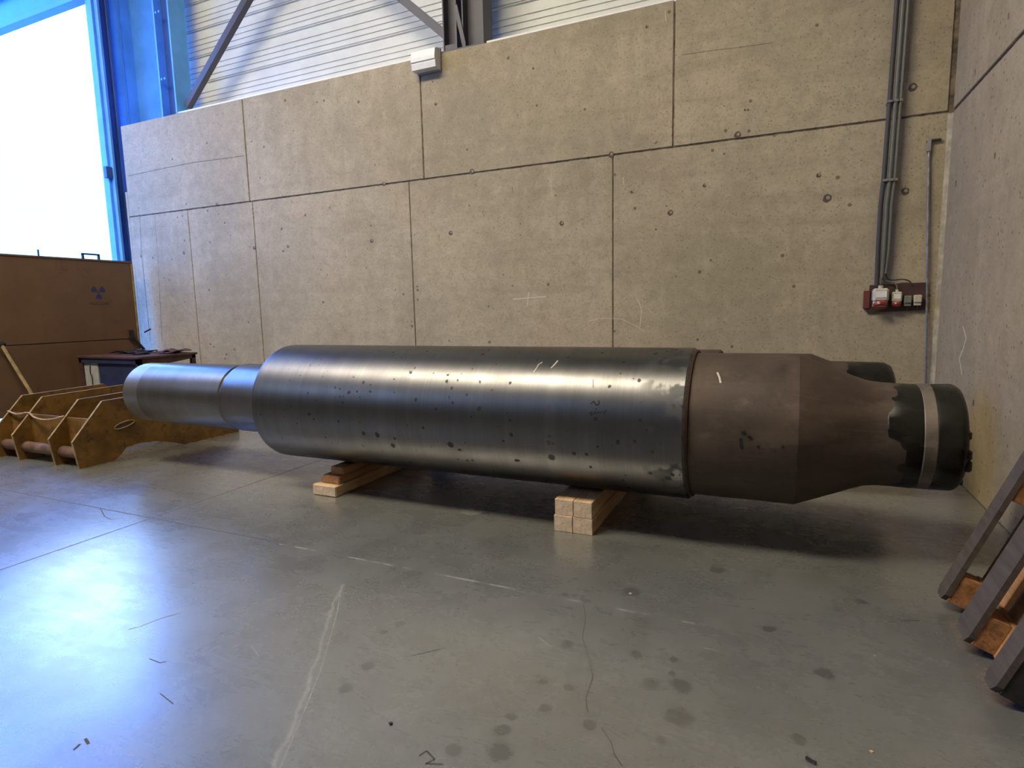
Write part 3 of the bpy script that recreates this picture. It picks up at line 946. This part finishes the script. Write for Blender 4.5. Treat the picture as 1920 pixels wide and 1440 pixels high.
on_barrel([(1017, 679), (1010, 683), (1006, 690), (1000, 698)], 0.007, '', None).build('chalk_mark', M_CHALK, barrel)
on_barrel([(1046, 676), (1040, 683), (1033, 690)], 0.009, '', None).build('chalk_mark', M_CHALK, barrel)
a = on_barrel([(1112, 711), (1112, 727)], 0.006, '', None)
a.build('red_tick', M_RED, barrel)
a = on_barrel([(1105, 775), (1110, 772), (1107, 779), (1113, 776), (1116, 771), (1118, 776), (1122, 772), (1125, 775), (1129, 771), (1132, 774), (1135, 769), (1133, 779), (1136, 770), (1138, 768)], 0.005, '', None)
a.build('scribble', M_DARK, barrel)
on_barrel([(1108, 758), (1113, 752), (1118, 760), (1124, 757), (1122, 751)], 0.008, '', None).build('dark_smear', M_DARK, barrel)
# black smear marks on the brown neck
def on_neck(pts_px, wdt):
    mb = MB(); P = []
    o = Vector((0, 0, CAMZ)); rad = NR + 0.004
    for (x, y) in pts_px:
        d = px_ray(x, y); oy, oz = o.y - YC, o.z - ZC
        A = d.y ** 2 + d.z ** 2; B = oy * d.y + oz * d.z; C_ = oy * oy + oz * oz - rad * rad
        t = (-B - math.sqrt(max(0, B * B - A * C_))) / A; q = o + d * t
        P.append(Vector((q.x - X0, q.y - YC, q.z - ZC)))
    for p0, p1 in zip(P[:-1], P[1:]):
        nrm = Vector((0, p0.y, p0.z)).normalized(); s = (p1 - p0).normalized().cross(nrm) * wdt / 2
        mb.add([p0 - s, p0 + s, p1 + s, p1 - s], [(0, 1, 2, 3)])
    return mb
on_neck([(1389, 822), (1389, 832), (1391, 842)], 0.014).build('black_smear', M_DARK, neck)
for pp, w_ in (([(1390, 812), (1398, 811)], .016), ([(1402, 818), (1410, 823)], .014), ([(1421, 836), (1423, 840)], .012), ([(1467, 836), (1469, 840)], .010)):
    on_neck(pp, w_).build('black_smear', M_DARK, neck)
on_neck([(1345, 698), (1349, 708), (1351, 718)], 0.010).build('chalk_mark', M_CHALK, neck)

# second roll behind, mostly hidden
Y2, R2 = 4.95, 0.415
Z2 = 0.207 + R2
X2 = -1.6
roll2 = empty('steel_roll', (X2, Y2, 0))
tag(roll2, 'second dark roll behind the bright one, only its brown shoulder and black end showing', 'steel roll')
def K(x): return x - X2
MB().lathe_x([(K(-3.1), 0.40), (K(-3.07), R2), (K(-0.43), R2), (K(-0.415), R2 - 0.012)], 96).build('barrel', M_CAST, roll2, smooth=35, loc=(0, 0, Z2))
MB().lathe_x([(K(-3.9), 0.2), (K(-3.87), 0.25), (K(-3.1), 0.25), (K(-3.098), 0.38)], 64).build('journal', M_CAST, roll2, smooth=35, loc=(0, 0, Z2))
MB().lathe_x([(K(-0.415), 0.388), (K(0.215), 0.388), (K(0.225), 0.386), (K(0.34), 0.340), (K(0.36), 0.337), (K(0.45), 0.3365)], 96, wob=wob).build('neck', M_CAST, roll2, smooth=25, loc=(0, 0, Z2))
MB().lathe_x([(K(0.44), 0.3375), (K(0.65), 0.334), (K(0.69), 0.329), (K(0.725), 0.31), (K(0.74), 0.28), (K(0.74), 0.02)], 96, wob=wob2).build('dark_journal', M_CAST_DK, roll2, smooth=35, loc=(0, 0, Z2))

# ================================================================= TIMBER BLOCKS
def beam(x0, x1, z0, z1, y0, y1, name, label, group, m=M_PINE, me_=M_PINE_END, rz=0.0, b=0.0022):
    cx, cy = (x0 + x1) / 2, y0
    mb = MB()
    mb.box(x0 - cx, x1 - cx, 0.004, y1 - y0, 0, z1 - z0, 0, b)
    mb.box(x0 - cx + b, x1 - cx - b, 0, 0.006, b, z1 - z0 - b, 1)
    o = mb.build(name, [m, me_], loc=(cx, cy, z0), rot=(0, 0, rz))
    return tag(o, label, 'timber', group)


G1, G2 = 'timbers under the right part of the roll', 'timbers under the left part of the roll'
beam(-1.257, -1.137, 0.104, 0.2065, 3.372, 5.35, 'timber_beam', 'upper left squared pine beam of the right-hand support stack', G1)
beam(-1.134, -1.015, 0.104, 0.2065, 3.370, 5.35, 'timber_beam', 'upper right squared pine beam of the right-hand support stack', G1)
beam(-1.262, -1.140, 0.0, 0.1035, 3.366, 5.35, 'timber_beam', 'lower left squared pine beam of the right-hand support stack', G1)
beam(-1.138, -1.012, 0.0, 0.1035, 3.368, 5.35, 'timber_beam', 'lower right squared pine beam of the right-hand support stack', G1)
beam(-3.262, -3.035, 0.0, 0.084, 3.395, 5.3, 'timber_board', 'widest pale board, bottom of the left-hand support stack', G2, M_PINE, M_PINE_END, 0, 0.006)
beam(-3.212, -3.045, 0.0845, 0.1455, 3.45, 5.25, 'timber_board', 'orange-brown middle board of the left-hand support stack', G2, M_PINE_OR, M_PINE_OR, 0, 0.006)
beam(-3.165, -3.045, 0.146, 0.2065, 3.50, 5.25, 'timber_board', 'smallest brown board, top of the left-hand support stack', G2, M_PINE_OR, M_PINE_OR, 0, 0.006)

# ================================================================= LEANING PALLET
LEAN = 21.7
pal = empty('wooden_pallet', (0.702, 3.175, 0.056), (0, R(-(90 - LEAN)), 0))
tag(pal, 'wooden pallet leaning upright against the right concrete wall, runners facing out', 'pallet')
def pbox(x0, x1, y0, y1, z0, z1, name, m, b=0.003, chamf=0.0):
    # y runs towards the camera (negative world y)
    if chamf:
        mb = MB().prism([(x0, -y0 - 0.02), (x0 + 0.03, -y0), (x1 - 0.03, -y0), (x1, -y0 - 0.02), (x1, -y1 + 0.02), (x1 - 0.03, -y1), (x0 + 0.03, -y1), (x0, -y1 + 0.02)], 'z', z0, z1)
    else:
        mb = MB().box(x0, x1, -y1, -y0, z0, z1, 0, b)
    return mb.build(name, m, pal)
for (y0, y1) in ((0, 0.10), (0.3275, 0.4725), (0.70, 0.80)):
    pbox(0, 1.2, y0, y1, -0.022, 0, 'runner_board', M_PALLET, chamf=1)
for (x0, x1) in ((0, 0.145), (0.5275, 0.6725), (1.055, 1.2)):
    for (y0, y1) in ((0, 0.10), (0.3275, 0.4725), (0.70, 0.80)):
        pbox(x0 + 0.004, x1 - 0.004, y0 + 0.004, y1 - 0.004, -0.10, -0.022, 'spacer_block', M_PALLET_DK if y0 > 0.5 else M_CHIP, 0.002)
    pbox(x0, x1, 0, 0.80, -0.122, -0.10, 'cross_board', M_PALLET_W, 0.002)
for (y0, y1) in ((0, 0.145), (0.185, 0.285), (0.3275, 0.4725), (0.515, 0.615), (0.655, 0.80)):
    pbox(0, 1.2, y0, y1, -0.144, -0.122, 'deck_board', M_PALLET_W, 0.002)

# ================================================================= YELLOW PANEL
yp = empty('yellow_screen', (-9.4, 5.0, 0))
tag(yp, 'large orange-yellow steel screen with radiation trefoil standing across the opening', 'screen')
a = MB()
a.box(-0.06, 0, -2.6, 1.20, 1.052, 2.235, 0, 0.004)
a.box(-0.06, 0, -2.6, 1.20, 0.09, 1.040, 0, 0.004)
a.box(-0.05, -0.008, -2.6, 1.19, 0.1, 2.2, 1)
a.build('sheet', [M_YELLOW_PANEL, M_DARK], yp)
MB().box(-0.08, 0.01, -2.6, 1.21, 2.235, 2.262, 0, 0.003).build('top_rail', M_YELLOW_PANEL, yp)
MB().box(-0.085, 0.012, 1.185, 1.215, 0.0, 2.235, 0, 0.003).build('edge_post', M_YELLOW_EDGE, yp)  # lighter yellow stands in for daylight leaking past this edge
MB().box(-0.06, 0.0, -2.5, -2.4, 0.0, 0.1).build('foot', M_DARK, yp)
MB().box(-0.06, 0.0, 0.1, 0.2, 0.0, 0.1).build('foot', M_DARK, yp)
# lifting bracket and pin on the top edge
a = MB().box(-0.04, -0.01, 0.49, 0.515, 2.26, 2.335).box(-0.04, -0.01, 0.715, 0.74, 2.26, 2.335).box(-0.04, -0.01, 0.49, 0.74, 2.322, 2.345)
a.build('lifting_bracket', M_DARK, yp)
MB().box(-0.04, -0.02, -0.08, -0.065, 2.26, 2.35).build('pin', M_DARK, yp)
# radiation trefoil
tr = MB()
Y0t, Z0t = 0.655, 1.775
def blade(a0):
    pts = []
    for k in range(9):
        an = a0 + R(-30 + 60 * k / 8); pts.append((Y0t + 0.105 * math.cos(an), Z0t + 0.105 * math.sin(an)))
    for k in range(5):
        an = a0 + R(30 - 60 * k / 4); pts.append((Y0t + 0.030 * math.cos(an), Z0t + 0.030 * math.sin(an)))
    tr.prism(pts, 'x', 0.0, 0.002)
for a0 in (R(30), R(150), R(270)):
    blade(a0)
tr.prism([(Y0t + 0.018 * math.cos(k * math.pi / 8), Z0t + 0.018 * math.sin(k * math.pi / 8)) for k in range(16)], 'x', 0.0, 0.002)
tr.build('radiation_trefoil', M_TREFOIL, yp)
fc = bpy.data.curves.new('stencil_lettering', 'FONT')
fc.body = 'NUCLEAR'; fc.size = 0.062; fc.align_x = 'CENTER'; fc.extrude = 0.0008; fc.space_character = 1.05
fo = bpy.data.objects.new('stencil_tmp', fc); COL.objects.link(fo)
bpy.context.view_layer.update()
me = bpy.data.meshes.new_from_object(fo.evaluated_get(bpy.context.evaluated_depsgraph_get()))
bpy.data.objects.remove(fo, do_unlink=True)
me.materials.clear(); me.materials.append(M_STENCIL)
so = bpy.data.objects.new('stencil_lettering', me); COL.objects.link(so); so.parent = yp
so.location = (0.0015, Y0t, Z0t - 0.19); so.rotation_euler = (R(90), 0, R(90))

# latch with rod at the screen's right edge
lt = empty('screen_latch', (-9.39, 6.08, 1.06))
tag(lt, 'dark latch bar hooked over the right edge of the yellow screen', 'latch')
MB().box(0.0, 0.035, -0.03, 0.03, -0.05, 0.13, 0, 0.004).build('bracket', M_DARK, lt)
a = MB().tube([(0.03, 0.0, 0.03), (0.07, 0.08, -0.12), (0.08, 0.13, -0.19)], 0.022, 8); a.build('lever', M_DARK, lt)
MB().tube([(0.02, 0.20, 0.08), (0.04, 0.30, 0.13)], 0.013, 8).build('hook', M_DARK, lt)

# leaning yellow bar
p0, p1 = plane_pt(2, 648, 0, -9.32), plane_pt(66, 752, 0, -8.9)
p1 = p0 + (p1 - p0) * (p0.z / max(0.01, p0.z - p1.z))
lb_ = MB().box(0, 1, -0.02, 0.02, -0.02, 0.02)
yb = empty('leaning_bar', p1); yb.location = (p1.x, p1.y, 0)
tag(yb, 'thin yellow bar leaning against the yellow screen at the far left', 'bar')
MB().tube([Vector((0, 0, 0.02)), p0 - p1 + Vector((0, 0, 0.02))], 0.022, 6).build('shaft', M_YELLOW_EDGE, yb)
MB().tube([p0 - p1 + Vector((0, -.05, 0.0)), p0 - p1 + Vector((0, .04, 0.03))], 0.035, 8).build('head', M_DARK, yb)

# ================================================================= TABLE
tb = empty('steel_workbench', (-8.66, 5.66, 0))
tag(tb, 'rusty steel workbench in the far left corner, beside the yellow screen', 'workbench')
TX0, TX1, TY0, TY1, TH = -0.67, 0.70, -0.46, 0.46, 0.847
MB().box(TX0, TX1, TY0, TY1, TH - 0.03, TH, 0, 0.004).build('top', M_RUST_TABLE, tb)
MB().box(TX0 + .02, TX1 - .02, TY0 + .02, TY0 + .04, TH - 0.10, TH - 0.03).build('front_apron', M_DKBLUE_SHEET, tb)
MB().prism([(TY0 + .02, TH - 0.17), (TY0 + .02, TH - .03), (TY1 - .02, TH - .03), (TY1 - .02, TH - 0.075)], 'x', TX1 - .04, TX1 - .02).build('side_apron', M_RUST_TABLE, tb)
for (x, y) in ((TX0 + .02, TY0 + .02), (TX1 - .08, TY0 + .02), (TX0 + .02, TY1 - .08), (TX1 - .08, TY1 - .08)):
    MB().box(x, x + .06, y, y + .06, 0, TH - .03, 0, 0.003).build('leg', M_RUST_TABLE, tb)
MB().box(TX0 + 0.09, TX0 + 0.40, TY0 + .045, TY0 + .07, 0.10, TH - 0.10, 0, 0.003).build('white_door', M_WHITEBOX, tb)
MB().tube(smooth_path([(TX0 + .24, TY0 + .04, TH - .14), (TX0 + .23, TY0 + .04, TH - .25), (TX0 + .26, TY0 + .04, TH - .32), (TX0 + .245, TY0 + .04, TH - .5)]), 0.008, 6).build('door_cord', M_DARK, tb)
MB().box(TX0 + 0.42, TX1 - .09, TY0 + .05, TY0 + .07, 0.10, TH - 0.09).build('navy_panel', M_DKBLUE_SHEET, tb)

def sheet(x, y, z, w_, d_, rz, label, m=M_DARK, warp=0.02, seed=1):
    rnd = random.Random(seed); mb = MB(); n = 6
    P = []
    for t in (0, 1):
        for i in range(n + 1):
            for j in range(n + 1):
                h = warp * (0.5 + 0.5 * math.sin(i * 1.3 + seed) * math.cos(j * 1.1 + seed * 2))
                P.append(((i / n - .5) * w_ + rnd.uniform(-.006, .006), (j / n - .5) * d_ + rnd.uniform(-.006, .006), h + (0.006 if t else 0)))
    s = (n + 1) ** 2; F = []
    for i in range(n):
        for j in range(n):
            k = i * (n + 1) + j
            F.append((k, k + 1, k + n + 2, k + n + 1)); F.append((s + k, s + k + n + 1, s + k + n + 2, s + k + 1))
    border = [i * (n + 1) for i in range(n + 1)] + [n * (n + 1) + j for j in range(1, n + 1)] + [i * (n + 1) + n for i in range(n - 1, -1, -1)] + [j for j in range(n - 1, 0, -1)]
    for a_, b_ in zip(border, border[1:] + border[:1]):
        F.append((a_, b_, s + b_, s + a_))
    mb.add(P, F)
    o = mb.build('scrap_plate', m, loc=(x, y, z), rot=(0, 0, rz))
    return tag(o, label, 'scrap plate', 'scrap plates on the workbench')


sheet(-8.93, 5.80, TH + .002, 0.50, 0.40, 0.2, 'dark bent plate on the left half of the workbench', warp=0.05, seed=2)
sheet(-8.20, 5.90, TH + .002, 0.34, 0.36, 0.1, 'brownish warped plate near the right end of the workbench', M_RUST_TABLE, 0.06, 5)
# heap of dark chain
hp = MB()
rnd = random.Random(11)
pts = []
for k in range(60):
    an = k * 0.75; rr = 0.115 * (1 - k / 90) * rnd.uniform(.6, 1.1)
    pts.append((rr * 1.2 * math.cos(an), rr * math.sin(an), 0.014 + 0.055 * (k / 60) * rnd.uniform(.6, 1.1)))
hp.tube(smooth_path(pts, 3), 0.013, 6)
tag(hp.build('cable_coil', M_DARK, loc=(-8.52, 5.60, TH)), 'tangled dark coil heaped on the middle of the workbench', 'cable coil')

# ================================================================= YELLOW FRAME
yf = empty('yellow_fork_frame', (-6.6, 3.9, 0))
tag(yf, 'scratched yellow steel frame of four upright plates on the floor at the far left', 'steel frame')
def fplate(x, slot=False, yo=0.0, light=False):
    ox, oy = -6.6, 3.9
    out_ = [(3.21, 0.0), (3.175, 0.26), (3.475, 0.60), (4.30, 0.62), (5.0, 0.13), (5.0, 0.0), (4.28, 0.0), (4.12, 0.06), (3.96, 0.105), (3.80, 0.12), (3.66, 0.11), (3.60, 0.05), (3.52, 0.0)]
    pts = [(y - oy + yo, z) for (y, z) in out_]
    mb = MB(); t = 0.022
    mb.prism(pts, 'x', x - ox - t, x - ox)
    # worn bright edge along the front and top
    n = len(out_)
    for i in range(0, 3):
        (ya, za), (yb_, zb_) = pts[i], pts[i + 1]
        dy, dz = yb_ - ya, zb_ - za; L_ = math.hypot(dy, dz); ny, nz = -dz / L_, dy / L_
        e = 0.0025
        q = [(ya + ny * e, za + nz * e), (yb_ + ny * e, zb_ + nz * e), (yb_ - ny * 0.002, zb_ - nz * 0.002), (ya - ny * 0.002, za - nz * 0.002)]
        mb.prism(q, 'x', x - ox - t - 0.001, x - ox + 0.001, 1)
    mb.build('side_plate', [M_YELLOW, M_YELLOW_EDGE], yf)
for x in (-5.90, -6.27, -6.88, -7.24):
    fplate(x)
MB().box(-0.64, 0.69, -0.55, -0.53, 0.07, 0.445).build('cross_plate', M_YELLOW, yf)
MB().tube([(-0.74, -0.615, 0.125), (0.688, -0.615, 0.125)], 0.052, 20).build('cross_pipe', M_ROD, yf, smooth=40)
# oval slot lip on the nearest plate
q = plane_pt(234, 796, 0, -5.89)
pts = [(0.705, q.y - 3.9 + 0.10 * math.cos(t) , q.z + 0.028 * math.sin(t) + 0.018 * math.cos(t)) for t in [k * math.pi / 12 for k in range(25)]]
MB().tube(pts, 0.006, 6, cap=False).build('slot_lip', M_YELLOW_EDGE, yf)
pts = [(q.y - 3.9 + 0.095 * math.cos(t), q.z + 0.022 * math.sin(t) + 0.018 * math.cos(t)) for t in [k * math.pi / 12 for k in range(24)]]
MB().prism(pts, 'x', 0.700, 0.7025).build('slot', M_ROD, yf)
# strap lying over the plates
sp = [(-7.26, 3.36, 0.475), (-7.0, 3.34, 0.46), (-6.9, 3.34, 0.465), (-6.75, 3.31, 0.42), (-6.6, 3.30, 0.40), (-6.4, 3.31, 0.42), (-6.28, 3.33, 0.455), (-6.15, 3.40, 0.44), (-5.93, 3.42, 0.55)]
sp = [(-7.25, 3.335, 0.458), (-7.07, 3.325, 0.435), (-6.892, 3.335, 0.458), (-6.74, 3.31, 0.425), (-6.58, 3.30, 0.413), (-6.42, 3.31, 0.425), (-6.282, 3.335, 0.458)]
tag(MB().tube(smooth_path(sp, 5), 0.009, 6).build('rope', simple('pale_rope', (0.34, 0.24, 0.16), 0.8, scale=30)), 'thin pale rope drooping across the front of the yellow frame plates', 'rope')

# ================================================================= FLOOR BITS
def bit(px, py, r, h, m, label, name='debris_chip', cat='debris'):
    q = floor_pt(px, py)
    pts = [(r * math.cos(k * math.pi / 4 + .3) * random.uniform(.7, 1.2), r * math.sin(k * math.pi / 4 + .3) * random.uniform(.6, 1.1)) for k in range(8)]
    o = MB().prism(pts, 'z', 0, h).build(name, m, loc=(q.x, q.y, 0))
    return tag(o, label, cat)
bit(733, 1358, 0.007, 0.006, M_BLACK, 'small black crumb alone on the bare floor, lower middle')
q = floor_pt(1520, 1429)
o = MB().tube([(-0.012, 0.008, 0.006), (0.0, 0.0, 0.006), (0.014, -0.006, 0.006)], [0.006, 0.005, 0.006], 8).build('bolt_stub', M_DARK, loc=(q.x, q.y, 0))
tag(o, 'short dark bolt stub on the floor at the bottom edge, lower right', 'bolt')
bit(1634, 1410, 0.006, 0.003, M_PINE, 'tiny wood splinter on the floor between the pallet and the bottom edge')
bit(1640, 1230, 0.005, 0.002, M_WHITEBOX, 'tiny pale chip on the floor left of the middle pallet runner')
bit(1182, 1113, 0.008, 0.002, M_WHITEBOX, 'tiny white chip on the floor in front of the right timber stack')
